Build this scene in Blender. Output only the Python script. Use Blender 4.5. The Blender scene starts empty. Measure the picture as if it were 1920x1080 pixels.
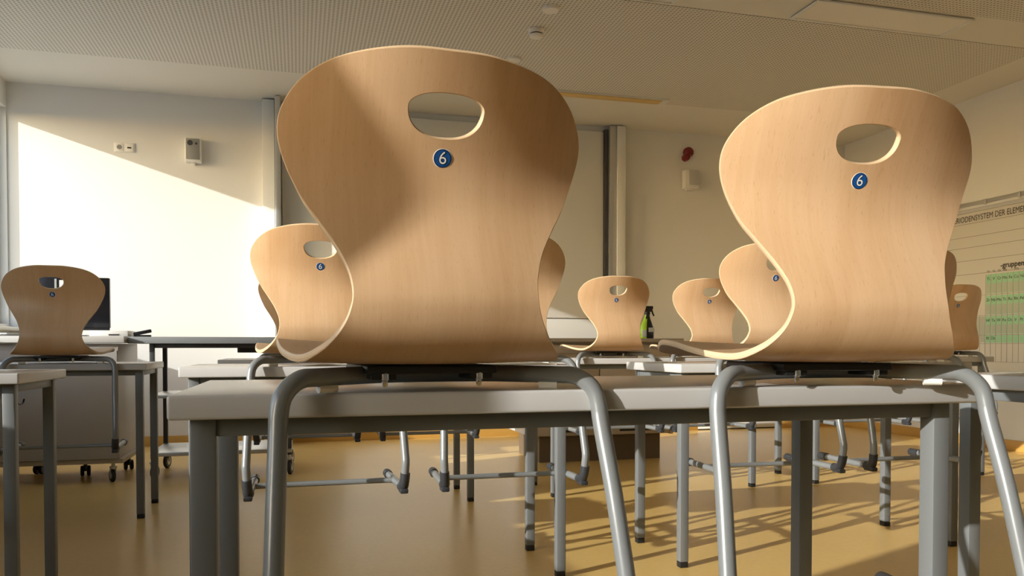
import bpy, bmesh, math, random
from mathutils import Vector, Matrix
from mathutils.geometry import delaunay_2d_cdt

random.seed(7)
scene = bpy.context.scene
COL = scene.collection

# ------------------------------------------------------------------ camera
F_PX, YAW, PITCH = 1493.0, math.radians(14.95), math.radians(1.275)
fw = Vector((math.sin(YAW) * math.cos(PITCH), math.cos(YAW) * math.cos(PITCH), -math.sin(PITCH)))
rt = Vector((math.cos(YAW), -math.sin(YAW), 0))
up = rt.cross(fw)
cam_d = bpy.data.cameras.new('camera')
cam = bpy.data.objects.new('camera', cam_d)
COL.objects.link(cam)
cam.matrix_world = Matrix(((rt.x, up.x, -fw.x, 0), (rt.y, up.y, -fw.y, 0), (rt.z, up.z, -fw.z, 0.824), (0, 0, 0, 1)))
cam_d.sensor_width = 36.0
cam_d.lens = F_PX / 1920 * 36.0
cam_d.shift_y = (683 - 540) / 1920
cam_d.clip_start = 0.05
scene.camera = cam

# ------------------------------------------------------------------ world, sun, exposure
SUN_DIR = Vector((0.924, 0.383, -0.2975)).normalized()      # the way the light travels
world = bpy.data.worlds.new('sky')
scene.world = world
world.use_nodes = True
wn = world.node_tree
sky = wn.nodes.new('ShaderNodeTexSky')
sky.sky_type = 'NISHITA'
sky.sun_disc = False
sky.sun_elevation = math.radians(16.6)
sky.sun_rotation = math.radians(247.5)
wn.links.new(sky.outputs[0], wn.nodes['Background'].inputs[0])
wn.nodes['Background'].inputs[1].default_value = 0.46
sun_d = bpy.data.lights.new('sun', 'SUN')
sun_d.energy = 5.1
sun_d.angle = math.radians(0.53)
sun_d.color = (1.0, 0.965, 0.91)
sun = bpy.data.objects.new('sun', sun_d)
COL.objects.link(sun)
sun.rotation_euler = SUN_DIR.to_track_quat('-Z', 'Y').to_euler()
sun.location = (-6, -2, 5)
vs = scene.view_settings
vs.view_transform = 'Standard'
vs.look = 'None'
vs.gamma = 1.0
vs.use_curve_mapping = False
vs.exposure = 0.24

# ------------------------------------------------------------------ materials
MAT = {}


def mat(name, col, rough=0.5, metal=0.0, spec=0.5, coat=0.0):
    m = bpy.data.materials.new(name)
    m.use_nodes = True
    b = m.node_tree.nodes['Principled BSDF']
    b.inputs['Base Color'].default_value = (*col, 1)
    b.inputs['Roughness'].default_value = rough
    b.inputs['Metallic'].default_value = metal
    b.inputs['Specular IOR Level'].default_value = spec
    b.inputs['Coat Weight'].default_value = coat
    MAT[name] = m
    return m


class N:
    """tiny helper around a node tree"""

    def __init__(s, m):
        s.t = m.node_tree
        s.b = s.t.nodes['Principled BSDF']

    def n(s, typ, **kw):
        x = s.t.nodes.new(typ)
        for k, v in kw.items():
            if k in ('operation', 'blend_type', 'data_type', 'wave_type', 'bands_direction', 'attribute_name', 'feature', 'noise_dimensions'):
                setattr(x, k, v)
            else:
                x.inputs[k].default_value = v
        return x

    def l(s, a, b):
        s.t.links.new(a, b)

    def mix(s, fac, a, b):
        x = s.t.nodes.new('ShaderNodeMix')
        x.data_type = 'RGBA'
        for sock, v in ((x.inputs[0], fac), (x.inputs[6], a), (x.inputs[7], b)):
            if isinstance(v, (tuple, list)):
                sock.default_value = (*v, 1)
            elif isinstance(v, (int, float)):
                sock.default_value = v
            else:
                s.l(v, sock)
        return x.outputs[2]

    def ramp(s, fac, stops):
        x = s.t.nodes.new('ShaderNodeValToRGB')
        e = x.color_ramp.elements
        e[0].position, e[0].color = stops[0][0], (*stops[0][1], 1)
        e[1].position, e[1].color = stops[-1][0], (*stops[-1][1], 1)
        for p_, c_ in stops[1:-1]:
            q = e.new(p_)
            q.color = (*c_, 1)
        s.l(fac, x.inputs[0])
        return x.outputs[0]


def noisy(name, col, var, scale, rough, spec=0.5, bump=0.0, bscale=60, metal=0.0):
    """paint with a faint cloudy unevenness and a fine relief"""
    m = mat(name, col, rough, metal, spec)
    k = N(m)
    tc = k.n('ShaderNodeTexCoord')
    nz = k.n('ShaderNodeTexNoise', Scale=scale, Detail=3.0)
    k.l(tc.outputs['Object'], nz.inputs['Vector'])
    lo = tuple(c * (1 - var) for c in col)
    hi = tuple(min(1, c * (1 + var)) for c in col)
    k.l(k.mix(nz.outputs[0], lo, hi), k.b.inputs['Base Color'])
    if bump:
        n2 = k.n('ShaderNodeTexNoise', Scale=bscale, Detail=4.0)
        k.l(tc.outputs['Object'], n2.inputs['Vector'])
        bp = k.n('ShaderNodeBump', Strength=bump, Distance=0.002)
        k.l(n2.outputs[0], bp.inputs['Height'])
        k.l(bp.outputs[0], k.b.inputs['Normal'])
    return m


noisy('wall_paint', (0.81, 0.80, 0.775), 0.02, 1.5, 0.75, 0.3, 0.15, 140)
noisy('ceiling_paint', (0.80, 0.78, 0.73), 0.015, 1.2, 0.85, 0.2)
noisy('exterior', (0.30, 0.30, 0.27), 0.2, 0.5, 0.9, 0.2)
noisy('cove', (0.62, 0.36, 0.09), 0.06, 3, 0.35)
mat('white_board', (0.80, 0.80, 0.78), 0.28, 0, 0.5)
mat('alu', (0.62, 0.63, 0.64), 0.35, 0.8)
mat('white_frame', (0.82, 0.82, 0.80), 0.4)
mat('rubber', (0.012, 0.012, 0.013), 0.5)
mat('black_plastic', (0.012, 0.012, 0.014), 0.38)
mat('dark_cap', (0.035, 0.037, 0.042), 0.42)
mat('gloss_black', (0.010, 0.011, 0.016), 0.18)
noisy('silver_paint', (0.175, 0.184, 0.187), 0.03, 9, 0.42, 0.5, metal=0.0)
noisy('dark_frame', (0.075, 0.075, 0.08), 0.04, 9, 0.45, 0.5, metal=0.2)
mat('tube_paint', (0.23, 0.242, 0.248), 0.30, 0.15, 0.6)
mat('black_steel', (0.014, 0.014, 0.015), 0.4, 0.2)
mat('chrome', (0.75, 0.75, 0.75), 0.15, 1.0)
noisy('laminate', (0.52, 0.50, 0.475), 0.02, 6, 0.27, 0.5)
mat('table_edge', (0.55, 0.54, 0.53), 0.32, 0, 0.5)
noisy('cabinet_beige', (0.50, 0.42, 0.32), 0.03, 4, 0.45)
noisy('cabinet_grey', (0.50, 0.48, 0.46), 0.02, 4, 0.45)
mat('cabinet_white', (0.78, 0.77, 0.75), 0.4)
mat('bench_top', (0.42, 0.36, 0.29), 0.4)
mat('plinth', (0.16, 0.115, 0.07), 0.6)
mat('slot', (0.02, 0.018, 0.015), 0.7)
mat('trolley_top', (0.22, 0.23, 0.24), 0.4)
mat('speaker_grille', (0.32, 0.32, 0.31), 0.6, 0.2)
mat('red_plastic', (0.20, 0.008, 0.010), 0.3)
mat('lime', (0.42, 0.66, 0.03), 0.35)
mat('bottle_dark', (0.018, 0.022, 0.026), 0.3)
mat('label_grey', (0.55, 0.55, 0.55), 0.5)
mat('diffuser', (0.86, 0.83, 0.78), 0.45)
mat('sticker_blue', (0.008, 0.085, 0.32), 0.35)
mat('sticker_navy', (0.005, 0.02, 0.085), 0.35)
mat('sticker_white', (0.85, 0.85, 0.85), 0.35)
mat('paper', (0.80, 0.80, 0.78), 0.8)
mat('chart_sheet', (0.66, 0.63, 0.57), 0.6)
mat('chart_grey', (0.47, 0.50, 0.42), 0.6)
mat('chart_green', (0.36, 0.66, 0.42), 0.6)
mat('chart_dark_green', (0.16, 0.40, 0.24), 0.6)
mat('chart_ink', (0.03, 0.03, 0.03), 0.6)
mat('chart_line', (0.20, 0.19, 0.17), 0.6)

# glass: mostly clear, a little gloss
g = bpy.data.materials.new('glass')
g.use_nodes = True
t = g.node_tree
t.nodes.remove(t.nodes['Principled BSDF'])
tr = t.nodes.new('ShaderNodeBsdfTransparent')
tr.inputs[0].default_value = (0.97, 0.98, 0.975, 1)
gl = t.nodes.new('ShaderNodeBsdfGlossy')
gl.inputs['Roughness'].default_value = 0.02
mx = t.nodes.new('ShaderNodeMixShader')
mx.inputs[0].default_value = 0.04
t.links.new(tr.outputs[0], mx.inputs[1])
t.links.new(gl.outputs[0], mx.inputs[2])
t.links.new(mx.outputs[0], t.nodes['Material Output'].inputs[0])
MAT['glass'] = g

# floor linoleum
m = mat('linoleum', (0.60, 0.40, 0.13), 0.3, 0, 0.5)
k = N(m)
tc = k.n('ShaderNodeTexCoord')
n1 = k.n('ShaderNodeTexNoise', Scale=2.2, Detail=6.0, Roughness=0.65)
n2 = k.n('ShaderNodeTexNoise', Scale=45.0, Detail=4.0, Roughness=0.7)
k.l(tc.outputs['Object'], n1.inputs['Vector'])
k.l(tc.outputs['Object'], n2.inputs['Vector'])
c1 = k.ramp(n1.outputs[0], [(0.3, (0.75, 0.500, 0.165)), (0.7, (0.80, 0.545, 0.19))])
c2 = k.ramp(n2.outputs[0], [(0.35, (0.71, 0.465, 0.15)), (0.65, (0.83, 0.575, 0.21))])
k.l(k.mix(0.35, c1, c2), k.b.inputs['Base Color'])
r1 = k.ramp(n1.outputs[0], [(0.3, (0.25, 0.25, 0.25)), (0.7, (0.36, 0.36, 0.36))])
k.b.inputs['Roughness'].default_value = 0.30

# perforated acoustic ceiling: a grid of small round holes
m = mat('perforated', (0.76, 0.74, 0.69), 0.85, 0, 0.2)
k = N(m)
tc = k.n('ShaderNodeTexCoord')
sep = k.n('ShaderNodeSeparateXYZ')
k.l(tc.outputs['Object'], sep.inputs[0])


def cell(axis, pitch):
    a = k.n('ShaderNodeMath', operation='DIVIDE')
    k.l(sep.outputs[axis], a.inputs[0])
    a.inputs[1].default_value = pitch
    b = k.n('ShaderNodeMath', operation='FRACT')
    k.l(a.outputs[0], b.inputs[0])
    c = k.n('ShaderNodeMath', operation='SUBTRACT')
    k.l(b.outputs[0], c.inputs[0])
    c.inputs[1].default_value = 0.5
    d = k.n('ShaderNodeMath', operation='POWER')
    k.l(c.outputs[0], d.inputs[0])
    d.inputs[1].default_value = 2
    return d.outputs[0]


ad = k.n('ShaderNodeMath', operation='ADD')
k.l(cell(0, 0.0255), ad.inputs[0])
k.l(cell(1, 0.0255), ad.inputs[1])
lt = k.n('ShaderNodeMath', operation='LESS_THAN')
k.l(ad.outputs[0], lt.inputs[0])
lt.inputs[1].default_value = 0.29 ** 2
k.l(k.mix(lt.outputs[0], (0.78, 0.76, 0.71), (0.42, 0.39, 0.34)), k.b.inputs['Base Color'])

# beech veneer
m = mat('beech', (0.62, 0.40, 0.21), 0.36, 0, 0.35)
k = N(m)
uv = k.n('ShaderNodeUVMap')
oi = k.n('ShaderNodeObjectInfo')
off = k.n('ShaderNodeVectorMath', operation='ADD')
sc = k.n('ShaderNodeMath', operation='MULTIPLY')
k.l(oi.outputs['Random'], sc.inputs[0])
sc.inputs[1].default_value = 37.0
k.l(uv.outputs[0], off.inputs[0])
k.l(sc.outputs[0], off.inputs[1])


def stretched(sx, sy, scale, detail, dist=0.0):
    mp = k.n('ShaderNodeMapping')
    mp.inputs['Scale'].default_value = (sx, sy, 1)
    k.l(off.outputs[0], mp.inputs['Vector'])
    z = k.n('ShaderNodeTexNoise', Scale=scale, Detail=detail, Distortion=dist)
    k.l(mp.outputs[0], z.inputs['Vector'])
    return z.outputs[0]


broad = stretched(9, 1.4, 1.0, 3, 0.6)
grain = stretched(150, 7, 1.0, 4, 0.2)
fleck = stretched(650, 75, 1.0, 2)
cb = k.ramp(broad, [(0.32, (0.585, 0.365, 0.200)), (0.5, (0.650, 0.428, 0.252)), (0.68, (0.695, 0.478, 0.298))])
cg = k.ramp(grain, [(0.3, (0.51, 0.32, 0.165)), (0.7, (0.69, 0.48, 0.295))])
cc = k.mix(0.22, cb, cg)
fk = k.ramp(fleck, [(0.62, (0, 0, 0)), (0.74, (1, 1, 1))])
ff = k.n('ShaderNodeMath', operation='MULTIPLY')
k.l(fk, ff.inputs[0])
ff.inputs[1].default_value = 0.34
k.l(k.mix(ff.outputs[0], cc, (0.33, 0.175, 0.075)), k.b.inputs['Base Color'])
bp = k.n('ShaderNodeBump', Strength=0.12, Distance=0.0006)
k.l(fleck, bp.inputs['Height'])
k.l(bp.outputs[0], k.b.inputs['Normal'])

# plywood edge: thin plies across the thickness
m = mat('ply_edge', (0.62, 0.45, 0.28), 0.45, 0, 0.3)
k = N(m)
at = k.n('ShaderNodeAttribute', attribute_name='ply')
wv = k.n('ShaderNodeMath', operation='MULTIPLY')
k.l(at.outputs['Fac'], wv.inputs[0])
wv.inputs[1].default_value = 3.14159 * 7
sn = k.n('ShaderNodeMath', operation='SINE')
k.l(wv.outputs[0], sn.inputs[0])
k.l(k.ramp(sn.outputs[0], [(0.0, (0.68, 0.50, 0.32)), (0.75, (0.62, 0.44, 0.27)), (1.0, (0.52, 0.35, 0.20))]), k.b.inputs['Base Color'])


# ------------------------------------------------------------------ mesh helpers
def finish(bm, name, m, parent=None, smooth=True, angle=0.6):
    bmesh.ops.recalc_face_normals(bm, faces=bm.faces)
    me = bpy.data.meshes.new(name)
    bm.to_mesh(me)
    bm.free()
    ms = m if isinstance(m, (list, tuple)) else [m]
    for q in ms:
        me.materials.append(MAT[q])
    if smooth:
        for p_ in me.polygons:
            p_.use_smooth = True
        me.set_sharp_from_angle(angle=angle)
    o = bpy.data.objects.new(name, me)
    COL.objects.link(o)
    if parent is not None:
        o.parent = parent
    return o


def box(bm, a, b, bev=0.0, seg=2, mi=0):
    a, b = Vector(a), Vector(b)
    r = bmesh.ops.create_cube(bm, size=1.0)
    vs_ = r['verts']
    for v in vs_:
        v.co = Vector(((a[i] + b[i]) / 2 + v.co[i] * (b[i] - a[i]) for i in range(3)))
    fs = list({f for v in vs_ for f in v.link_faces})
    for f in fs:
        f.material_index = mi
    if bev > 0:
        es = list({e for v in vs_ for e in v.link_edges})
        bmesh.ops.bevel(bm, geom=es, offset=bev, segments=seg, profile=0.5, affect='EDGES')


def tube(bm, pts, r, n=14, cap=True, mi=0):
    """round tube along a polyline (parallel transport); r may be a list"""
    pts = [Vector(p_) for p_ in pts]
    rs = r if isinstance(r, (list, tuple)) else [r] * len(pts)
    tang = []
    for i in range(len(pts)):
        a = pts[max(i - 1, 0)]
        b = pts[min(i + 1, len(pts) - 1)]
        tang.append((b - a).normalized())
    ref = Vector((0, 0, 1)) if abs(tang[0].z) < 0.9 else Vector((1, 0, 0))
    u = tang[0].cross(ref).normalized()
    rings = []
    for i, p_ in enumerate(pts):
        if i:
            q = tang[i - 1].rotation_difference(tang[i])
            u = (q @ u).normalized()
        v = tang[i].cross(u).normalized()
        rings.append([bm.verts.new(p_ + (u * math.cos(2 * math.pi * j / n) + v * math.sin(2 * math.pi * j / n)) * rs[i]) for j in range(n)])
    for i in range(len(rings) - 1):
        for j in range(n):
            f = bm.faces.new((rings[i][j], rings[i][(j + 1) % n], rings[i + 1][(j + 1) % n], rings[i + 1][j]))
            f.material_index = mi
    if cap:
        for rg in (rings[0], rings[-1]):
            f = bm.faces.new(rg)
            f.material_index = mi


def lathe(bm, prof, center=(0, 0, 0), axis='Z', n=24, mi=0):
    """prof: list of (radius, height)"""
    c = Vector(center)
    rings = []
    for r, h in prof:
        ring = []
        for j in range(n):
            a = 2 * math.pi * j / n
            x, y = r * math.cos(a), r * math.sin(a)
            if axis == 'Z':
                p_ = Vector((x, y, h))
            elif axis == 'Y':
                p_ = Vector((x, h, y))
            else:
                p_ = Vector((h, x, y))
            ring.append(bm.verts.new(c + p_))
        rings.append(ring)
    for i in range(len(rings) - 1):
        for j in range(n):
            f = bm.faces.new((rings[i][j], rings[i][(j + 1) % n], rings[i + 1][(j + 1) % n], rings[i + 1][j]))
            f.material_index = mi
    for rg in (rings[0], rings[-1]):
        f = bm.faces.new(rg)
        f.material_index = mi


def catmull(P, m_=8, closed=False):
    P = [Vector(p_) for p_ in P]
    n = len(P)
    out = []
    rng = range(n) if closed else range(n - 1)
    for i in rng:
        if closed:
            a, b, c, d = P[i - 1], P[i], P[(i + 1) % n], P[(i + 2) % n]
        else:
            b, c = P[i], P[i + 1]
            a = P[i - 1] if i > 0 else b * 2 - c
            d = P[i + 2] if i + 2 < n else c * 2 - b
        for j in range(m_):
            s = j / m_
            out.append(0.5 * ((2 * b) + (c - a) * s + (2 * a - 5 * b + 4 * c - d) * s * s + (3 * b - a - 3 * c + d) * s ** 3))
    if not closed:
        out.append(P[-1].copy())
    return out


def tag(o, label=None, cat=None, group=None, kind=None):
    for key, v in (('label', label), ('category', cat), ('group', group), ('kind', kind)):
        if v:
            o[key] = v
    return o


def empty(name, loc, rz=0.0):
    o = bpy.data.objects.new(name, None)
    o.empty_display_size = 0.1
    COL.objects.link(o)
    o.location = loc
    o.rotation_euler = (0, 0, rz)
    return o


def boxobj(name, boxes, m, parent=None, bev=0.0, seg=2):
    bm = bmesh.new()
    for a, b in boxes:
        box(bm, a, b, bev, seg)
    return finish(bm, name, m, parent)


def copy_tree(o, parent=None):
    c = o.copy()
    COL.objects.link(c)
    if parent is not None:
        c.parent = parent
        c.matrix_parent_inverse = o.matrix_parent_inverse.copy()
    for ch in list(o.children):
        copy_tree(ch, c)
    return c


def text_mesh(name, body, size, m, parent=None, offset=0.0, align='CENTER'):
    cu = bpy.data.curves.new(name, 'FONT')
    cu.body = body
    cu.size = size
    cu.align_x = align
    cu.align_y = 'CENTER' if align == 'CENTER' else 'BOTTOM_BASELINE'
    cu.offset = offset
    cu.resolution_u = 4
    tmp = bpy.data.objects.new(name, cu)
    COL.objects.link(tmp)
    dg = bpy.context.evaluated_depsgraph_get()
    me = bpy.data.meshes.new_from_object(tmp.evaluated_get(dg))
    bpy.data.objects.remove(tmp)
    bpy.data.curves.remove(cu)
    me.materials.clear()
    me.materials.append(MAT[m])
    o = bpy.data.objects.new(name, me)
    COL.objects.link(o)
    if parent is not None:
        o.parent = parent
    return o


# ------------------------------------------------------------------ the room
XL, XR, YF, YB, ZC = -2.21, 5.45, 7.10, -3.60, 2.90
WT = 0.24                      # outer wall thickness
SILL, HEAD = 1.00, 2.70        # wall opening heights
# openings in the window wall, (y0, y1)
OPEN = [(-1.10, 0.10), (0.72, 2.81), (4.10, 7.085)]


def S(o):
    return tag(o, kind='structure')


S(boxobj('floor', [((XL - WT, YB - 0.2, -0.12), (XR + 0.2, YF + 0.2, 0.0))], 'linoleum'))
S(boxobj('wall_front', [((XL - WT, YF, 0), (XR + 0.2, YF + 0.2, ZC))], 'wall_paint'))
S(boxobj('wall_right', [((XR, YB, 0), (XR + 0.2, YF, ZC))], 'wall_paint'))
S(boxobj('wall_back', [((XL - WT, YB - 0.2, 0), (XR + 0.2, YB, ZC))], 'wall_paint'))
cl = S(boxobj('ceiling', [((XL - WT, YB - 0.2, ZC), (XR + 0.2, YF + 0.2, ZC + 0.2))], 'ceiling_paint'))
LS0, LS1 = 4.12, 4.48          # smooth strip that carries the lights
pb = [((-2.0, LS1, ZC - 0.004), (XR - 0.42, 6.29, ZC + 0.01)),
      ((-2.0, YB + 0.4, ZC - 0.004), (XR - 0.42, LS0, ZC + 0.01))]
for q in pb:
    boxobj('perforated_panel', [q], 'perforated', cl)

wl = []
yprev = YB
for a, b in OPEN:
    wl.append(((XL - WT, yprev, 0), (XL, a, ZC)))
    wl.append(((XL - WT, a, 0), (XL, b, SILL)))
    wl.append(((XL - WT, a, HEAD), (XL, b, ZC)))
    yprev = b
wl.append(((XL - WT, yprev, 0), (XL, YF, ZC)))
S(boxobj('wall_left', wl, 'wall_paint'))

for i, (a, b) in enumerate(OPEN):
    w = S(empty('window_%d' % (i + 1), (XL - 0.09, (a + b) / 2, SILL)))
    fx0, fx1 = -0.03, 0.03
    hy = (b - a) / 2
    H = HEAD - SILL
    fr = 0.045
    boxobj('window_frame', [((fx0, -hy, 0), (fx1, hy, fr)), ((fx0, -hy, H - fr), (fx1, hy, H)),
                            ((fx0, -hy, fr), (fx1, -hy + fr, H - fr)), ((fx0, hy - fr, fr), (fx1, hy, H - fr))], 'white_frame', w, 0.004)
    boxobj('pane', [((-0.008, -hy + fr, fr), (0.0, hy - fr, H - fr))], 'glass', w)
    boxobj('window_sill', [((0.06, -hy, -0.055), (0.19, hy, -0.025))], 'white_frame', w, 0.006)

# floor covering turned up at the walls, a white skirting piece in the front wall
DX0, DX1 = 3.79, 4.68
S(boxobj('baseboard_front', [((XL, YF - 0.012, 0), (DX0, YF, 0.085)), ((DX1, YF - 0.012, 0), (XR, YF, 0.085))], 'cove', None, 0.003))
S(boxobj('baseboard_right', [((XR - 0.012, YB, 0), (XR, YF - 0.012, 0.085))], 'cove', None, 0.003))
S(boxobj('baseboard_left', [((XL, YB, 0), (XL + 0.012, YF - 0.012, 0.085))], 'cove', None, 0.003))
S(boxobj('trim_1', [((DX0, YF - 0.016, 0.012), (DX1, YF, 0.09))], 'wall_paint', None, 0.003))
S(boxobj('painted_shadow_gap', [((DX0, YF - 0.010, 0.0), (DX1, YF, 0.0115))], 'slot'))  # dark strip, the shadow gap under the skirting painted in

# ground outside
S(boxobj('ground', [((-60, -60, -0.5), (XL - WT - 0.01, 60, -0.35))], 'exterior'))

# ------------------------------------------------------------------ ceiling fittings
GL = 'recessed ceiling lights'


def ceiling_light(x0, x1, y0, y1, label):
    o = empty('ceiling_light', ((x0 + x1) / 2, (y0 + y1) / 2, ZC - 0.0055))
    hx, hy = (x1 - x0) / 2, (y1 - y0) / 2
    w = 0.018
    boxobj('light_frame', [((-hx, -hy, -0.012), (hx, -hy + w, 0.0)), ((-hx, hy - w, -0.012), (hx, hy, 0.0)),
                           ((-hx, -hy + w, -0.012), (-hx + w, hy - w, 0.0)), ((hx - w, -hy + w, -0.012), (hx, hy - w, 0.0))], 'white_frame', o, 0.002)
    boxobj('diffuser', [((-hx + w, -hy + w, -0.006), (hx - w, hy - w, -0.001))], 'diffuser', o)
    tag(o, label, 'ceiling light', GL)


ceiling_light(3.0, 4.14, 4.155, 4.44, 'white rectangular ceiling light panel beside the right wall, switched off')
ceiling_light(1.05, 2.19, 4.155, 4.44, 'white rectangular ceiling light panel in front of the smoke detectors, switched off')
# light over the board: a trough set low under the ceiling
o = empty('board_light', (2.05, 6.21, ZC))
bm = bmesh.new()
box(bm, (-0.96, -0.055, -0.018), (0.96, 0.055, -0.001), 0.003)
finish(bm, 'light_housing', 'white_frame', o)
m = mat('warm_lens', (0.72, 0.52, 0.20), 0.5)
boxobj('lens', [((-0.945, -0.05, -0.024), (0.90, 0.045, -0.0185))], 'warm_lens', o, 0.002)
tag(o, 'long narrow ceiling light with yellowish cover above the whiteboard', 'ceiling light')


def detector(x, y, label, flat=False):
    o = empty('smoke_detector', (x, y, ZC - 0.004))
    bm = bmesh.new()
    lathe(bm, [(0.052, 0.0), (0.052, -0.010), (0.048, -0.016)] if flat else [(0.052, 0.0), (0.052, -0.02), (0.046, -0.026)])
    finish(bm, 'mounting_base', 'diffuser', o)
    if not flat:
        bm = bmesh.new()
        lathe(bm, [(0.040, -0.026), (0.040, -0.034)])
        finish(bm, 'sensor_gap', 'slot', o)
        bm = bmesh.new()
        lathe(bm, [(0.046, -0.034), (0.044, -0.046), (0.030, -0.054), (0.008, -0.056)])
        finish(bm, 'sensor_cap', 'diffuser', o)
    tag(o, label, 'smoke detector', 'round ceiling fittings')


detector(1.51, 5.04, 'white domed smoke detector with a dark gap on the ceiling')
detector(1.505, 5.58, 'flat round ceiling fitting just above the large nearby chair back', True)
detector(1.50, 4.70, 'flat round ceiling fitting near the strip of light panels', True)

# ------------------------------------------------------------------ fittings on the front wall
o = empty('wall_socket', (-1.362, YF, 2.44))
boxobj('cover_plate', [((-0.077, -0.010, -0.039), (0.077, -0.0005, 0.039))], 'white_frame', o, 0.004)
for sx in (-0.037, 0.037):
    boxobj('insert', [((sx - 0.031, -0.013, -0.031), (sx + 0.031, -0.0095, 0.031))], 'diffuser', o, 0.002)
bm = bmesh.new()
lathe(bm, [(0.020, -0.0135), (0.020, -0.0131)], (-0.037, 0, 0), 'Y')
finish(bm, 'socket_well', 'speaker_grille', o)
bm = bmesh.new()
for dx in (-0.008, 0.008):
    lathe(bm, [(0.003, -0.0142), (0.003, -0.0136)], (-0.037 + dx, 0, 0), 'Y', 8)
finish(bm, 'contact_holes', 'slot', o)
boxobj('jack', [((0.022, -0.0145, -0.008), (0.052, -0.0128, 0.004))], 'slot', o)
tag(o, 'white double wall socket with a round outlet and a black data jack', 'socket')

o = empty('loudspeaker', (-0.835, YF, 2.44))
boxobj('housing', [((-0.062, -0.085, -0.098), (0.062, -0.001, 0.098))], 'white_frame', o, 0.008)
boxobj('grille', [((-0.052, -0.089, -0.082), (0.054, -0.084, 0.088))], 'speaker_grille', o, 0.002)
bm = bmesh.new()
lathe(bm, [(0.022, -0.0905), (0.022, -0.089)], (-0.02, 0, 0.052), 'Y')
lathe(bm, [(0.010, -0.0905), (0.010, -0.089)], (0.028, 0, 0.048), 'Y')
finish(bm, 'driver', 'dark_frame', o)
boxobj('bracket', [((-0.012, -0.05, -0.116), (0.012, -0.001, -0.097))], 'white_frame', o, 0.003)
tag(o, 'small wall loudspeaker with grey grille beside the socket', 'loudspeaker')

# whiteboard with its two upright rails
o = empty('whiteboard', (1.30, YF, 0.9))
boxobj('board', [((-1.435, -0.045, 0.19), (1.475, -0.012, 1.94))], 'white_board', o, 0.003)
boxobj('lower_board', [((-1.435, -0.040, -0.14), (1.475, -0.012, 0.182))], 'white_board', o, 0.003)
boxobj('rail', [((-1.590, -0.11, -0.9), (-1.492, -0.002, ZC - 0.9 - 0.012))], 'white_frame', o, 0.004)
boxobj('rail', [((-1.486, -0.22, -0.9), (-1.440, -0.046, ZC - 0.9 - 0.012))], 'alu', o, 0.004)
boxobj('rail', [((1.516, -0.105, -0.9), (1.580, -0.002, ZC - 0.9 - 0.012))], 'alu', o, 0.004)
boxobj('rail_cover', [((1.586, -0.12, -0.9), (1.668, -0.002, ZC - 0.9 - 0.012))], 'white_frame', o, 0.003)
boxobj('guide_groove', [((1.480, -0.07, -0.85), (1.512, -0.011, 1.96))], 'dark_frame', o)
tag(o, 'wide whiteboard between two floor to ceiling upright rails', 'whiteboard')

o = empty('fire_alarm', (3.655, YF, 2.69))
bm = bmesh.new()
lathe(bm, [(0.050, -0.001), (0.050, -0.03), (0.044, -0.045), (0.030, -0.055)], (0.012, 0, 0.022), 'Y')
finish(bm, 'sounder', 'red_plastic', o)
bm = bmesh.new()
lathe(bm, [(0.034, -0.001), (0.034, -0.04), (0.028, -0.06), (0.012, -0.07)], (-0.018, 0, -0.032), 'Y')
finish(bm, 'beacon', 'red_plastic', o)
tag(o, 'dark red fire alarm sounder high on the wall', 'fire alarm')

o = empty('alarm_speaker', (3.685, YF, 2.445))
boxobj('housing', [((-0.078, -0.07, -0.09), (0.074, -0.001, 0.09))], 'white_frame', o, 0.006)
boxobj('grille', [((-0.035, -0.074, -0.058), (0.070, -0.069, 0.086))], 'label_grey', o, 0.002)
boxobj('bracket', [((-0.05, -0.05, -0.104), (0.02, -0.001, -0.089))], 'white_frame', o, 0.003)
tag(o, 'small white wall loudspeaker beneath the red fire alarm', 'loudspeaker')

o = empty('wall_clock', (4.435, YF, 2.13))
bm = bmesh.new()
lathe(bm, [(0.180, -0.001), (0.180, -0.035), (0.170, -0.042), (0.162, -0.036)], (0, 0, 0), 'Y', 40)
finish(bm, 'case', 'dark_frame', o)
bm = bmesh.new()
lathe(bm, [(0.160, -0.0385), (0.160, -0.0365)], (0, 0, 0), 'Y', 40)
finish(bm, 'dial', 'paper', o)
boxobj('hand', [((-0.005, -0.041, -0.02), (0.005, -0.039, 0.09))], 'slot', o)
boxobj('hand', [((-0.11, -0.043, -0.004), (0.02, -0.041, 0.004))], 'slot', o)
tag(o, 'round dark rimmed wall clock behind the right chair back', 'clock')

# ------------------------------------------------------------------ periodic table chart on the right wall
ch = empty('periodic_table_chart', (XR, 5.30, 0.62))
CH_Y0, CH_Y1 = 0.62, -1.15      # left and right edge (image left = +Y)


def cbox(y0, y1, z0, z1, d, th=0.0006):
    return ((-d - th, min(y0, y1), z0 - 0.62), (-d, max(y0, y1), z1 - 0.62))


boxobj('sheet', [cbox(CH_Y0, CH_Y1, 0.62, 1.96, 0.001, 0.003)], 'chart_sheet', ch)
boxobj('hanging_bar', [cbox(CH_Y0 + 0.03, CH_Y1 - 0.03, 1.945, 1.975, 0.0045, 0.018)], 'label_grey', ch, 0.004)
CW = 0.0525
GX = 0.022                       # left edge of the first green column
rows = [(1.255, 1.413), (1.085, 1.240), (0.925, 1.072), (0.855, 0.915)]
lines = []
for z in (1.855, 1.745, 1.655, 1.545, 1.43):
    lines.append(cbox(CH_Y0, CH_Y1, z - 0.0015, z + 0.0015, 0.0042))
for z in (1.248, 1.078, 0.918, 0.848, 0.70):
    lines.append(cbox(CH_Y0, CH_Y1, z - 0.001, z + 0.001, 0.0042))
for i in range(-7, 20):
    y = GX - i * CW
    lines.append(cbox(y - 0.0008, y + 0.0008, 0.70, 1.413 if i >= 0 else 1.08, 0.0056))
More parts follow.
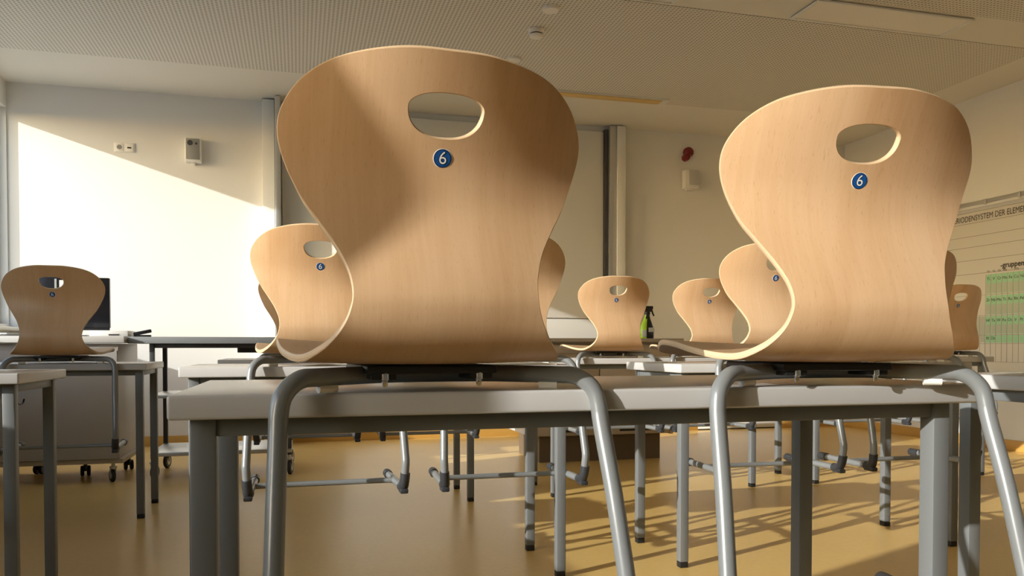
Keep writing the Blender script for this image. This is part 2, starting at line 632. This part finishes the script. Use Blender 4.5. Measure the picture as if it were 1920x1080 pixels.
for q in lines:
    boxobj('ruled_line', [q], 'chart_line', ch)
for z0, z1 in rows:
    for i in range(10):
        y = GX - i * CW
        c = boxobj('green_cell', [cbox(y - 0.004, y - CW + 0.004, z0, z1, 0.0042)], 'chart_green', ch)
        if z1 - z0 > 0.1:
            boxobj('data_field', [cbox(y - 0.008, y - CW + 0.008, z0 + 0.004, z0 + (z1 - z0) * 0.52, 0.005)], 'chart_grey', c)
for i in range(1, 7):
    boxobj('grey_cell', [cbox(GX + i * CW - 0.006, GX + (i - 1) * CW + 0.006, 0.86, 1.07, 0.0042)], 'chart_grey', ch)


def ctext(body, size, y, z, m='chart_ink', name='lettering', align='CENTER', off=0.0):
    q = text_mesh(name, body, size, m, ch, off, align)
    q.matrix_local = Matrix(((0, 0, -1, -0.0072), (-1, 0, 0, y), (0, 1, 0, z - 0.62), (0, 0, 0, 1)))
    return q


ti = ctext('PERIODENSYSTEM DER ELEMENTE', 0.068, 0.385, 1.873, align='LEFT', name='chart_title')
# stretch the title to the spacing of the photo
wd = max(v.co.x for v in ti.data.vertices)
for v in ti.data.vertices:
    v.co.x *= 0.80 / wd
ctext('-gruppen', 0.06, GX - 0.25, 1.475, off=0.0012)
heads = ['IVa', 'Va', 'VIa', 'VIIa', '', 'VIIIa']
for i, h in enumerate(heads):
    if h:
        ctext(h, 0.024, GX - (i + 0.5) * CW, 1.437)
syms = [['Ti', 'V', 'Cr', 'Mn', 'Fe', 'Co', 'Ni', 'Cu', 'Zn'], ['Zr', 'Nb', 'Mo', 'Tc', 'Ru', 'Rh', 'Pd', 'Ag', 'Cd'],
        ['Hf', 'Ta', 'W', 'Re', 'Os', 'Ir', 'Pt', 'Au', 'Hg'], ['Rf', 'Db']]
for r, (z0, z1) in enumerate(rows):
    for i, s in enumerate(syms[r]):
        ctext(s, 0.034, GX - (i + 0.5) * CW, z0 + (z1 - z0) * (0.76 if r < 3 else 0.6))
tag(ch, 'large wall chart of the elements with green cells and German title', 'wall chart')
o = empty('picture_rail', (XR, 4.4, 2.0))
boxobj('rail_profile', [((-0.02, -1.6, 0.0), (-0.001, 1.55, 0.03))], 'alu', o, 0.003)
for y in (-1.2, -0.6, 0.0, 0.6, 0.92, 1.2):
    boxobj('rail_hook', [((-0.032, y - 0.012, -0.012), (-0.0205, y + 0.012, 0.03))], 'label_grey', o, 0.002)
tag(o, 'thin grey picture rail with hooks above the wall chart', 'rail')


# ------------------------------------------------------------------ school table
TW, TD, TH = 1.30, 0.50, 0.76


def build_table():
    root = empty('school_table', (0, 0, 0))
    bm = bmesh.new()
    box(bm, (-TW / 2, 0, TH - 0.033), (TW / 2, TD, TH), 0.0045, 3)
    bm.normal_update()
    for f in bm.faces:
        f.material_index = 0 if f.normal.z > 0.9 else 1
    finish(bm, 'tabletop', ['laminate', 'table_edge'], root)
    ins, lw = 0.023, 0.034
    x0, x1 = -TW / 2 + ins, TW / 2 - ins
    y0, y1 = 0.040, TD - 0.040
    zb, zt = 0.700, TH - 0.034
    for a, b in ((x0, x0 + lw), (x1 - lw, x1)):
        for c, d in ((y0, y0 + lw), (y1 - lw, y1)):
            lg = boxobj('leg', [((a, c, 0.022), (b, d, zt))], 'silver_paint', root, 0.003)
            boxobj('foot_cap', [((a + 0.001, c + 0.001, 0.0), (b - 0.001, d - 0.001, 0.022))], 'rubber', lg, 0.002)
        boxobj('side_rail', [((a + 0.005, y0 + lw, zb), (b - 0.005, y1 - lw, zt))], 'silver_paint', root, 0.002)
    for c, d in ((y0, y0 + lw), (y1 - lw, y1)):
        boxobj('rail', [((x0 + lw, c + 0.005, zb), (x1 - lw, d - 0.005, zt))], 'silver_paint', root, 0.002)
    return root


TABLES = [
    # x centre, front y, height factor, label
    (-0.168 + 0.65, 1.116, 1.0, 'long grey school table carrying the two largest chairs'),
    (1.515 + 0.65, 1.116, 1.0, 'grey school table across the aisle, only its sunlit left end showing'),
    (-0.362 + 0.65, 2.64, 1.0, 'grey school table directly behind the table with the two largest chairs'),
    (1.34 + 0.65, 2.64, 1.0, 'grey school table with sunlit legs behind the right large chair'),
    (-0.80 - 0.65, 2.64, 0.980, 'grey school table end with a bag hook beneath it, near the window wall'),
    (-0.70 - 0.65, 4.085, 0.980, 'grey school table carrying the dark shaded chair, before the wheeled cabinet'),
    (-0.383 + 0.65, 4.085, 1.0, 'mostly hidden grey school table in front of the trolley'),
    (1.305 + 0.65, 4.085, 1.0, 'grey school table with two small chairs in front of the lab bench'),
    (2.954 + 0.65, 4.085, 1.0, 'grey school table nearest the wall chart'),
]
tb0 = build_table()
for i, (x, y, hz, lab) in enumerate(TABLES):
    o = tb0 if i == 0 else copy_tree(tb0)
    o.location = (x, y, 0)
    o.scale = (1, 1, hz)
    tag(o, lab, 'table', 'grey two-seat school tables')
    if 'bag hook' in lab:
        hook_table = o
# bag hook under the right end of that table
bm = bmesh.new()
hx = TW / 2 - 0.035
tube(bm, catmull([(hx, 0.10, 0.705), (hx, 0.10, 0.672), (hx, 0.115, 0.660), (hx, 0.15, 0.660), (hx, 0.165, 0.672)], 5), 0.0025, 8)
finish(bm, 'bag_hook', 'black_steel', hook_table)

# ------------------------------------------------------------------ school chair
CB = 0.353        # height of a hung chair's runners above the floor
ZS = 0.810 - CB    # shell reference above the runners
TK = 0.0105       # shell thickness
# centre line of the shell, seat front to top: y (to the front), z, lateral curl, curl direction (0 up, 1 forward)
PROF = [(.414, -.006, .10, 0), (.39, .004, .15, 0), (.35, .009, .2, 0), (.28, .005, .2, 0), (.19, -.006, .2, 0), (.11, -.011, .15, .05),
        (.06, -.007, .1, .2), (.025, .010, .1, .6), (.003, .034, .2, .9), (-.007, .060, .35, 1), (-.008, .081, .42, 1), (.003, .112, .42, 1), (.019, .142, .42, 1),
        (.034, .175, .42, 1), (.042, .211, .55, 1), (.037, .257, .76, 1), (.016, .309, .96, 1), (-.008, .353, 1.2, 1), (-.027, .386, 1.4, 1)]
PD = catmull([Vector(p_[:3]).to_4d() if False else Vector((p_[0], p_[1], p_[2], p_[3])) for p_ in PROF], 12)
ARC = [0.0]
for i in range(1, len(PD)):
    ARC.append(ARC[-1] + math.hypot(PD[i][0] - PD[i - 1][0], PD[i][1] - PD[i - 1][1]))
LEN = ARC[-1]


def prof_at(s):
    if s <= 0:
        a, b, t_ = PD[0], PD[1], s / (ARC[1])
    elif s >= LEN:
        a, b, t_ = PD[-2], PD[-1], 1 + (s - LEN) / (ARC[-1] - ARC[-2])
    else:
        lo, hi = 0, len(ARC) - 1
        while hi - lo > 1:
            md = (lo + hi) // 2
            if ARC[md] <= s:
                lo = md
            else:
                hi = md
        a, b, t_ = PD[lo], PD[hi], (s - ARC[lo]) / (ARC[hi] - ARC[lo])
    return a + (b - a) * t_


def shell_p(x, s):
    y, z, kk, ph = prof_at(s)
    d = kk * x * x
    return Vector((x, y + d * ph, z + d * (1 - ph) + ZS))


def shell_n(x, s):
    e = 0.004
    du = shell_p(x + e, s) - shell_p(x - e, s)
    dv = shell_p(x, s + e) - shell_p(x, s - e)
    return dv.cross(du).normalized()     # towards the sitter


def s_of_z(z):
    best = min(range(len(PD) * 2 // 5, len(PD)), key=lambda i: abs(PD[i][1] - z))
    return ARC[best]


def s_of_y(y):
    best = min(range(0, len(PD) * 2 // 5), key=lambda i: abs(PD[i][0] - y))
    return ARC[best]


def build_shell(root):
    half = [(0.0, LEN), (.055, s_of_z(.3855)), (.107, s_of_z(.3805)), (.150, s_of_z(.370)), (.184, s_of_z(.350)), (.205, s_of_z(.322)), (.2105, s_of_z(.293)),
            (.203, s_of_z(.256)), (.183, s_of_z(.211)), (.160, s_of_z(.175)), (.140, s_of_z(.142)), (.127, s_of_z(.110)), (.1235, s_of_z(.081)),
            (.128, s_of_z(.055)), (.138, s_of_z(.034)), (.153, s_of_z(.012)), (.174, s_of_y(.052)), (.190, s_of_y(.11)), (.200, s_of_y(.19)),
            (.201, s_of_y(.28)), (.198, s_of_y(.350)), (.190, s_of_y(.390)), (.172, s_of_y(.406)), (.09, s_of_y(.4135)), (0.0, 0.0)]
    right = [Vector(q) for q in half]
    left = [Vector((-q[0], q[1])) for q in half[1:-1]][::-1]
    loop = catmull(right + left, 6, closed=True)
    # hand hole
    hs = s_of_z(.317)
    hole = []
    for j in range(56):
        a = 2 * math.pi * j / 56
        c, s_ = math.cos(a), math.sin(a)
        ee = 0.86
        hx = 0.0515 * math.copysign(abs(c) ** ee, c)
        hy = (0.0205 if s_ > 0 else 0.0395) * math.copysign(abs(s_) ** (0.95 if s_ > 0 else 0.9), s_)
        hole.append(Vector((hx, hs + 0.008 + hy)))

    def inside(p_, poly):
        r = False
        j = len(poly) - 1
        for i in range(len(poly)):
            a, b = poly[i], poly[j]
            if (a.y > p_.y) != (b.y > p_.y) and p_.x < (b.x - a.x) * (p_.y - a.y) / (b.y - a.y) + a.x:
                r = not r
            j = i
        return r

    st = 0.0095
    edgepts = loop + hole
    verts = [v.copy() for v in edgepts]
    nx, ns = int(0.23 / st), int(LEN / st)
    for iy in range(ns + 2):
        for ix in range(-nx, nx + 1):
            p_ = Vector((ix * st + (st / 2 if iy % 2 else 0), iy * st))
            if inside(p_, loop) and not inside(p_, hole) and min((p_ - q).length_squared for q in edgepts) > (st * .62) ** 2:
                verts.append(p_)
    nl, nh = len(loop), len(hole)
    edges = [(i, (i + 1) % nl) for i in range(nl)] + [(nl + i, nl + (i + 1) % nh) for i in range(nh)]
    rv, _, rf, ov, _, _ = delaunay_2d_cdt(verts, edges, [], 1, 1e-6)
    faces = []
    for f in rf:
        c = (rv[f[0]] + rv[f[1]] + rv[f[2]]) / 3
        if inside(c, loop) and not inside(c, hole):
            faces.append(f)
    # map input index -> output index
    idx = {}
    for oi_, lst in enumerate(ov):
        for a in lst:
            idx[a] = oi_
    bm = bmesh.new()
    ply = bm.verts.layers.float.new('ply')
    uvl = bm.loops.layers.uv.new('UVMap')
    P0, P1, NN = [], [], []
    for v in rv:
        p_, n_ = shell_p(v.x, v.y), shell_n(v.x, v.y)
        NN.append(n_)
        P0.append(bm.verts.new(p_))
        P1.append(bm.verts.new(p_ + n_ * TK))
    uvof = {}
    for i, v in enumerate(rv):
        uvof[P0[i]] = (v.x, v.y)
        uvof[P1[i]] = (v.x + 1.3, v.y)
    for f in faces:
        bm.faces.new([P0[i] for i in f])
        bm.faces.new([P1[i] for i in reversed(f)])
    for start, cnt, sign in ((0, nl, 1), (nl, nh, -1)):
        ids = [idx[start + i] for i in range(cnt)]
        mids = []
        for kk in range(cnt):
            a, b, c = rv[ids[kk - 1]], rv[ids[kk]], rv[ids[(kk + 1) % cnt]]
            tg = (c - a).normalized()
            on = Vector((tg.y, -tg.x))
            # outward in the flat pattern
            cen = Vector((b.x + on.x * 0.002, b.y + on.y * 0.002))
            ins_ = inside(cen, loop) if start == 0 else (not inside(cen, hole))
            if ins_:
                on = -on
            e = 0.0013
            q = shell_p(b.x + on.x * e, b.y + on.y * e)
            n_ = NN[ids[kk]]
            row = []
            for w in (0.14, 0.86):
                vv = bm.verts.new(q + n_ * TK * w)
                vv[ply] = w
                uvof[vv] = (b.x, b.y)
                row.append(vv)
            P1[ids[kk]][ply] = 1.0
            mids.append(row)
        for kk in range(cnt):
            i, j = ids[kk], ids[(kk + 1) % cnt]
            ra, rb = mids[kk], mids[(kk + 1) % cnt]
            col_a = [P0[i], ra[0], ra[1], P1[i]]
            col_b = [P0[j], rb[0], rb[1], P1[j]]
            for w in range(3):
                f = bm.faces.new((col_a[w], col_b[w], col_b[w + 1], col_a[w + 1]))
                f.material_index = 1
    for f in bm.faces:
        for lp in f.loops:
            lp[uvl].uv = uvof[lp.vert]
    o = finish(bm, 'seat_shell', ['beech', 'ply_edge'], root, True, 0.75)
    return o


def shift(o, dx=0.018):
    o.data.transform(Matrix.Translation((dx, 0, 0)))
    return o


def build_chair():
    root = empty('school_chair', (0, 0, 0))
    sh = build_shell(root)
    # size sticker on the back
    ss = s_of_z(.264)
    p_, n_ = shell_p(0, ss), -shell_n(0, ss)
    ux = Vector((1, 0, 0))
    uy = n_.cross(ux).normalized()
    M_ = Matrix(((ux.x, uy.x, n_.x, p_.x), (ux.y, uy.y, n_.y, p_.y), (ux.z, uy.z, n_.z, p_.z), (0, 0, 0, 1)))
    bm = bmesh.new()
    lathe(bm, [(0.0131, -0.0002), (0.0131, 0.0004), (0.0122, 0.0005)], n=40, mi=0)
    lathe(bm, [(0.0122, 0.0002), (0.0122, 0.0007)], n=40, mi=1)
    lathe(bm, [(0.0108, 0.0003), (0.0108, 0.0009)], n=40, mi=2)
    st = finish(bm, 'size_sticker', ['sticker_white', 'sticker_navy', 'sticker_blue'], root)
    st.matrix_local = M_
    nb = text_mesh('numeral_outline', '6', 0.0235, 'sticker_navy', st, 0.0008)
    nb.location = (0, 0, 0.0012)
    nb = text_mesh('numeral', '6', 0.0235, 'sticker_white', st, -0.0001)
    nb.location = (0, 0, 0.0014)
    # support tube (arch) and legs: one bent steel tube each side
    R = 0.0128
    zt = 0.76 - CB + 0.009 + R        # tube axis over the table
    arch = catmull([(-.182, .098, zt), (-.14, .118, zt + .001), (-.08, .145, zt + .002), (0, .158, zt + .002), (.08, .145, zt + .002), (.14, .118, zt + .001), (.182, .098, zt)], 6)
    bm = bmesh.new()
    tube(bm, arch, R, 18)
    shift(finish(bm, 'support_tube', 'tube_paint', root))
    for sx in (-1, 1):
        pts = catmull([(sx * .180, .099, zt), (sx * .197, .089, zt - .001), (sx * .213, .079, zt - .010), (sx * .2245, .0715, zt - .026), (sx * .229, .067, zt - .048),
                       (sx * .2305, .061, zt - .075), (sx * .236, .028, .25), (sx * .242, -.004, .125), (sx * .2425, -.009, .100), (sx * .2415, -.008, .082), (sx * .240, -.004, .050)], 6)
        bm = bmesh.new()
        tube(bm, pts, R, 18)
        shift(finish(bm, 'leg', 'tube_paint', root))
        # black heel fitting
        bm = bmesh.new()
        tube(bm, catmull([(sx * .2415, -.008, .066), (sx * .240, -.004, .045), (sx * .238, .004, .026), (sx * .237, .018, .018), (sx * .236, .040, .0165)], 4), [.0155] * 8 + [.0160] * 9, 14)
        box(bm, (sx * .238 - .013, -.012, .0), (sx * .238 + .013, .036, .016), .004)
        shift(finish(bm, 'heel_cap', 'dark_cap', root))
        bm = bmesh.new()
        tube(bm, [(sx * .236, .036, .0165), (sx * .231, .17, .0165), (sx * .226, .302, .0165)], .0122, 16)
        rn = shift(finish(bm, 'runner', 'tube_paint', root))
        bm = bmesh.new()
        tube(bm, [(sx * .2262, .285, .0165), (sx * .2255, .32, .0165), (sx * .2252, .332, .0165), (sx * .2251, .336, .0165)], [.0150, .0155, .0150, .0115], 16)
        box(bm, (sx * .226 - .010, .288, .0), (sx * .226 + .010, .325, .010), .003)
        shift(finish(bm, 'end_cap', 'dark_cap', rn))
        bm = bmesh.new()
        tube(bm, [(sx * .1752, .101, zt - .0150), (sx * .150, .112, zt - .0150)], .0066, 10)
        shift(finish(bm, 'glide_pad', 'diffuser', root))
    bm = bmesh.new()
    tube(bm, [(-.232, .160, .0165), (-.21, .168, .0165), (0, .170, .0165), (.21, .168, .0165), (.232, .160, .0165)], .0090, 14)
    shift(finish(bm, 'stretcher', 'tube_paint', root))
    # black mounting bracket under the seat
    bm = bmesh.new()
    z1 = ZS - .0125
    box(bm, (-.094, .085, z1 - .012), (.094, .30, z1), .003)
    for sx in (-1, 1):
        a = sx * .07
        box(bm, (a - .018, .088, zt - .004), (a + .018, .20, z1 - .006), .002)
    finish(bm, 'mounting_bracket', 'black_steel', root)
    for sx in (-1, 1):
        bm = bmesh.new()
        lathe(bm, [(.0065, zt + .006), (.0065, zt - .004), (.0042, zt - .005), (.0042, zt - .011), (.0026, zt - .014)], (sx * .068, .092, 0), 'Z', 12)
        finish(bm, 'bolt', 'chrome', root)
    return root


CHAIRS = [
    # x, table front y, extra y, yaw, z drop, label
    (0.189, 1.116, 0.003, 0.075, 0, 'largest beech chair, its back half shadowed, hanging over the table nearest it'),
    (0.820, 1.116, -0.017, -0.102, 0, 'large beech chair with evenly sunlit back on the same table as the largest chair'),
    (0.066, 2.64, 0, 0.02, 0, 'sunlit beech chair peeking out left of the largest chair'),
    (0.675, 2.64, 0, 0.0, 0, 'beech chair almost hidden behind the right side of the largest chair'),
    (1.69, 2.64, 0, -0.02, 0, 'beech chair with swirling grain half hidden behind the evenly sunlit large chair'),
    (2.31, 2.64, 0, 0.0, 0, 'shaded brown chair edge just showing behind the evenly sunlit large chair'),
    (-1.075, 4.085, -0.01, 0.03, -0.016, 'dark brown shaded chair in front of the black monitor'),
    (0.02, 4.085, 0, 0.0, 0, 'dark shaded chair edge behind the sunlit chair beside the trolley'),
    (0.62, 4.085, 0, 0.0, 0, 'chair showing little but its steel feet, at the table in front of the trolley'),
    (1.661, 4.085, 0, 0.04, 0, 'small beech chair left of the spray bottle, in front of the lab bench'),
    (2.218, 4.085, 0, 0.02, 0, 'small beech chair right of the spray bottle'),
    (3.27, 4.085, 0, 0.0, 0, 'chair showing little but its steel feet, at the table nearest the wall chart'),
    (3.912, 4.085, 0, 0.05, 0, 'brown chair silhouetted against the periodic table chart'),
    (-1.20, 2.64, 0, 0.0, -0.016, 'chair by the window wall on the table with the bag hook'),
    (1.92, 1.116, 0, 0.0, 0, 'chair across the aisle of which only the seat front shows below the chart'),
]
ch0 = build_chair()
for i, (x, yf, dy, th, dz, lab) in enumerate(CHAIRS):
    o = ch0 if i == 0 else copy_tree(ch0)
    o.location = (x, yf - 0.095 + dy, CB + dz)
    o.rotation_euler = (0, 0, th)
    tag(o, lab, 'chair', 'beech shell chairs hung on the tables')


# ------------------------------------------------------------------ castors
def castor(name, parent, x, y, r=0.045, w=0.022, top=0.14, ang=0.5, twin=False):
    c = empty(name, (x, y, 0)) if False else None
    bm = bmesh.new()
    ca, sa = math.cos(ang), math.sin(ang)
    # wheel axis horizontal at angle ang
    ax = Vector((ca, sa, 0))
    cen = Vector((x - sa * 0.02, y + ca * 0.02, r))

    def disc(c_, r_, h_, mi):
        pr = [(r_ * 0.86, -h_), (r_, -h_ * 0.6), (r_, h_ * 0.6), (r_ * 0.86, h_)]
        uu = Vector((-sa, ca, 0))
        rings = []
        for rr, hh in pr:
            rings.append([bm.verts.new(c_ + ax * hh + (uu * math.cos(2 * math.pi * j / 20) + Vector((0, 0, 1)) * math.sin(2 * math.pi * j / 20)) * rr) for j in range(20)])
        for i in range(3):
            for j in range(20):
                f = bm.faces.new((rings[i][j], rings[i][(j + 1) % 20], rings[i + 1][(j + 1) % 20], rings[i + 1][j]))
                f.material_index = mi
        for rg in (rings[0], rings[-1]):
            f = bm.faces.new(rg)
            f.material_index = mi

    if twin:
        disc(cen + ax * w * 0.75, r, w * 0.45, 0)
        disc(cen - ax * w * 0.75, r, w * 0.45, 0)
    else:
        disc(cen, r, w / 2, 0)
        disc(cen, r * 0.62, w / 2 + 0.001, 1)
    wh = finish(bm, 'castor', ['rubber', 'label_grey'], parent)
    bm = bmesh.new()
    if not twin:
        for s_ in (-1, 1):
            q = ax * (w / 2 + 0.004) * s_
            tube(bm, [cen + q, Vector((x, y, 2 * r + 0.012)) + q], 0.0045, 8)
        lathe(bm, [(0.022, 2 * r + 0.008), (0.022, 2 * r + 0.016)], (x, y, 0))
    tube(bm, [(x, y, 2 * r if not twin else r), (x, y, top)], 0.011, 10)
    finish(bm, 'fork', 'alu' if not twin else 'black_plastic', wh)


# ------------------------------------------------------------------ wheeled cabinet under the window-side worktop
cb = empty('wheeled_cabinet', (0, 0, 0))
boxobj('body', [((-2.12, 5.25, 0.145), (-1.055, 5.84, 0.842))], 'cabinet_grey', cb, 0.003)
boxobj('worktop', [((-2.15, 5.215, 0.846), (-1.015, 5.88, 0.886))], 'cabinet_white', cb, 0.004)
boxobj('front_panel', [((-2.115, 5.238, 0.15), (-1.06, 5.2495, 0.80))], 'cabinet_grey', cb, 0.002)
boxobj('bottom_rail', [((-2.12, 5.25, 0.118), (-1.035, 5.86, 0.1445))], 'cabinet_beige', cb, 0.002)
castor('castor', cb, -1.096, 5.285, 0.04, 0.022, 0.119, 0.5)
castor('castor', cb, -1.105, 5.79, 0.033, 0.024, 0.119, 0.3, True)
castor('castor', cb, -1.318, 5.575, 0.033, 0.024, 0.119, 0.2, True)
castor('castor', cb, -1.63, 5.72, 0.033, 0.024, 0.119, -0.3, True)
castor('castor', cb, -2.05, 5.29, 0.04, 0.022, 0.119, 0.4)
tag(cb, 'grey wheeled cabinet with white worktop near the windows', 'cabinet')

mo = empty('monitor', (-1.41, 5.56, 0.8865))
boxobj('panel', [((-0.25, -0.02, 0.055), (0.25, 0.015, 0.372))], 'gloss_black', mo, 0.006)
boxobj('bezel', [((-0.25, -0.024, 0.040), (0.25, -0.0205, 0.056))], 'black_plastic', mo, 0.001)
boxobj('stand', [((-0.03, 0.0, 0.008), (0.03, 0.03, 0.07))], 'black_plastic', mo, 0.003)
boxobj('base', [((-0.13, -0.07, 0.0), (0.13, 0.09, 0.0085))], 'black_plastic', mo, 0.003)
boxobj('label', [((-0.035, -0.0215, 0.300), (0.055, -0.0205, 0.352))], 'paper', mo)
boxobj('trim_strip', [((-0.062, -0.0225, 0.06), (-0.050, -0.0205, 0.36))], 'alu', mo)
tag(mo, 'black flat monitor with a white label, behind the dark chair', 'monitor')

pp = empty('paper_stack', (-1.70, 5.42, 0.8865))
for i in range(4):
    q = boxobj('sheet', [((-0.105, -0.148, i * 0.0045), (0.105, 0.148, i * 0.0045 + 0.004))], 'paper', pp)
    q.rotation_euler = (0, 0, 0.4 + 0.17 * i)
tag(pp, 'loose white papers fanned out on the white worktop', 'papers')
bx = empty('document_camera_box', (-1.13, 5.48, 0.8865))
boxobj('case', [((-0.11, -0.12, 0.0), (0.11, 0.12, 0.036))], 'cabinet_white', bx, 0.006)
boxobj('slot', [((0.0, -0.1225, 0.006), (0.06, -0.1195, 0.014))], 'slot', bx)
tag(bx, 'flat white device with a black slot beside the monitor', 'device')

# ------------------------------------------------------------------ trolley
tr = empty('lab_trolley', (0, 0, 0))
boxobj('top', [((-1.005, 5.26, 0.842), (0.10, 5.82, 0.884))], 'trolley_top', tr, 0.004)
boxobj('top_rail', [((-0.87, 5.30, 0.815), (-0.04, 5.325, 0.8415)), ((-0.87, 5.775, 0.815), (-0.04, 5.80, 0.8415))], 'dark_frame', tr, 0.002)
boxobj('cable_box', [((-0.38, 5.33, 0.785), (-0.22, 5.45, 0.8415))], 'black_plastic', tr, 0.004)
for x in (-0.875, -0.065):
    for y in (5.305, 5.79):
        boxobj('post', [((x - 0.014, y - 0.014, 0.13), (x + 0.014, y + 0.014, 0.8415))], 'dark_frame', tr, 0.002)
        castor('castor', tr, x, y, 0.048, 0.024, 0.135, -0.25)
boxobj('lower_shelf', [((-0.89, 5.285, 0.145), (-0.05, 5.81, 0.170))], 'alu', tr, 0.003)
boxobj('middle_shelf', [((-0.89, 5.285, 0.505), (-0.05, 5.81, 0.525))], 'alu', tr, 0.003)
tag(tr, 'tall wheeled lab trolley with dark top and metal shelves against the bright wall', 'trolley')

sp = empty('stapler', (-0.945, 5.40, 0.8845))
bm = bmesh.new()
box(bm, (-0.05, -0.014, 0.0), (0.05, 0.014, 0.012), 0.003)
finish(bm, 'base', 'black_plastic', sp)
bm = bmesh.new()
box(bm, (-0.05, -0.013, 0.0), (0.055, 0.013, 0.022), 0.006)
q = finish(bm, 'arm', 'black_plastic', sp)
q.location = (0, 0, 0.016)
q.rotation_euler = (0, -0.22, 0)
sp.rotation_euler = (0, 0, 0.15)
tag(sp, 'small black stapler on the end of the trolley top', 'stapler')

# ------------------------------------------------------------------ lab bench in front of the board
lb = empty('lab_bench', (0, 0, 0))
boxobj('worktop', [((1.50, 5.22, 0.856), (2.675, 6.02, 0.882))], 'bench_top', lb, 0.003)
boxobj('body', [((1.585, 5.30, 0.195), (2.60, 5.98, 0.852))], 'cabinet_beige', lb, 0.002)
boxobj('side_panel', [((1.560, 5.285, 0.19), (1.5845, 5.99, 0.855))], 'cabinet_white', lb, 0.002)  # sunlit side: its brightness is put into a whiter colour
boxobj('side_panel', [((2.6005, 5.285, 0.19), (2.625, 5.99, 0.855))], 'cabinet_beige', lb, 0.002)
boxobj('plinth', [((1.64, 5.39, 0.0), (2.57, 5.93, 0.1945))], 'plinth', lb)
for a, b in ((1.592, 2.048), (2.056, 2.594)):
    d = boxobj('door', [((a, 5.283, 0.20), (b, 5.2995, 0.70))], 'cabinet_beige', lb, 0.0015)
    boxobj('handle', [(((a + b) / 2 - 0.12, 5.272, 0.222), ((a + b) / 2 + 0.12, 5.2825, 0.236))], 'slot', d, 0.002)
    d = boxobj('drawer', [((a, 5.283, 0.708), (b, 5.2995, 0.835))], 'cabinet_beige', lb, 0.0015)
    boxobj('handle', [(((a + b) / 2 - 0.09, 5.268, 0.775), ((a + b) / 2 + 0.09, 5.2825, 0.785))], 'bench_top', d, 0.002)
tag(lb, 'beige laboratory bench on a dark plinth below the whiteboard', 'bench')

# spray bottles
def spray(x, y, rz, s, label, dark=False):
    o = empty('spray_bottle', (x, y, 0.8825), rz)
    o.scale = (s, s, s)

    def ell(bm, prof, mi=0, n=24, xr=(0, 6.2832)):
        rings = []
        for (rx, ry, h, ox) in prof:
            rings.append([bm.verts.new((ox + rx * math.cos(2 * math.pi * j / n), ry * math.sin(2 * math.pi * j / n), h)) for j in range(n)])
        for i in range(len(rings) - 1):
            for j in range(n):
                f = bm.faces.new((rings[i][j], rings[i][(j + 1) % n], rings[i + 1][(j + 1) % n], rings[i + 1][j]))
                cx = (rings[i][j].co.x + rings[i + 1][(j + 1) % n].co.x) / 2
                f.material_index = 1 if (cx < -0.012 - 0.0 * i and not dark) else mi
        bm.faces.new(rings[0])
        bm.faces.new(rings[-1])

    bm = bmesh.new()
    ell(bm, [(.052, .030, 0, 0), (.055, .033, .006, 0), (.055, .033, .05, 0), (.051, .031, .085, 0), (.040, .026, .115, .0), (.026, .020, .145, .002), (.020, .018, .168, .003), (.018, .018, .178, .003)])
    finish(bm, 'bottle', ['bottle_dark', 'lime'], o)
    boxobj('label', [((0.0, -0.0345, 0.048), (0.046, -0.0315, 0.080))], 'label_grey', o, 0.001)
    if not dark:
        boxobj('side_label', [((-0.050, -0.0345, 0.012), (-0.016, -0.0315, 0.062))], 'paper', o, 0.001)
    bm = bmesh.new()
    lathe(bm, [(.021, .176), (.022, .182), (.022, .196), (.018, .198)], (.003, 0, 0))
    box(bm, (-.024, -.013, .196), (.034, .013, .238), .006)
    box(bm, (-.030, -.011, .216), (.048, .011, .240), .005)
    finish(bm, 'spray_head', 'black_plastic', o)
    bm = bmesh.new()
    tube(bm, catmull([(.038, 0, .222), (.043, 0, .200), (.052, 0, .178), (.058, 0, .168)], 4), .006, 8)
    finish(bm, 'trigger', 'black_plastic', o)
    tag(o, label, 'spray bottle')


spray(2.475, 5.42, 0.0, 1.0, 'lime green and black spray bottle standing on the lab bench')
spray(2.42, 5.56, 0.6, 0.62, 'short dark bottle partly hidden behind the lime green spray bottle', True)
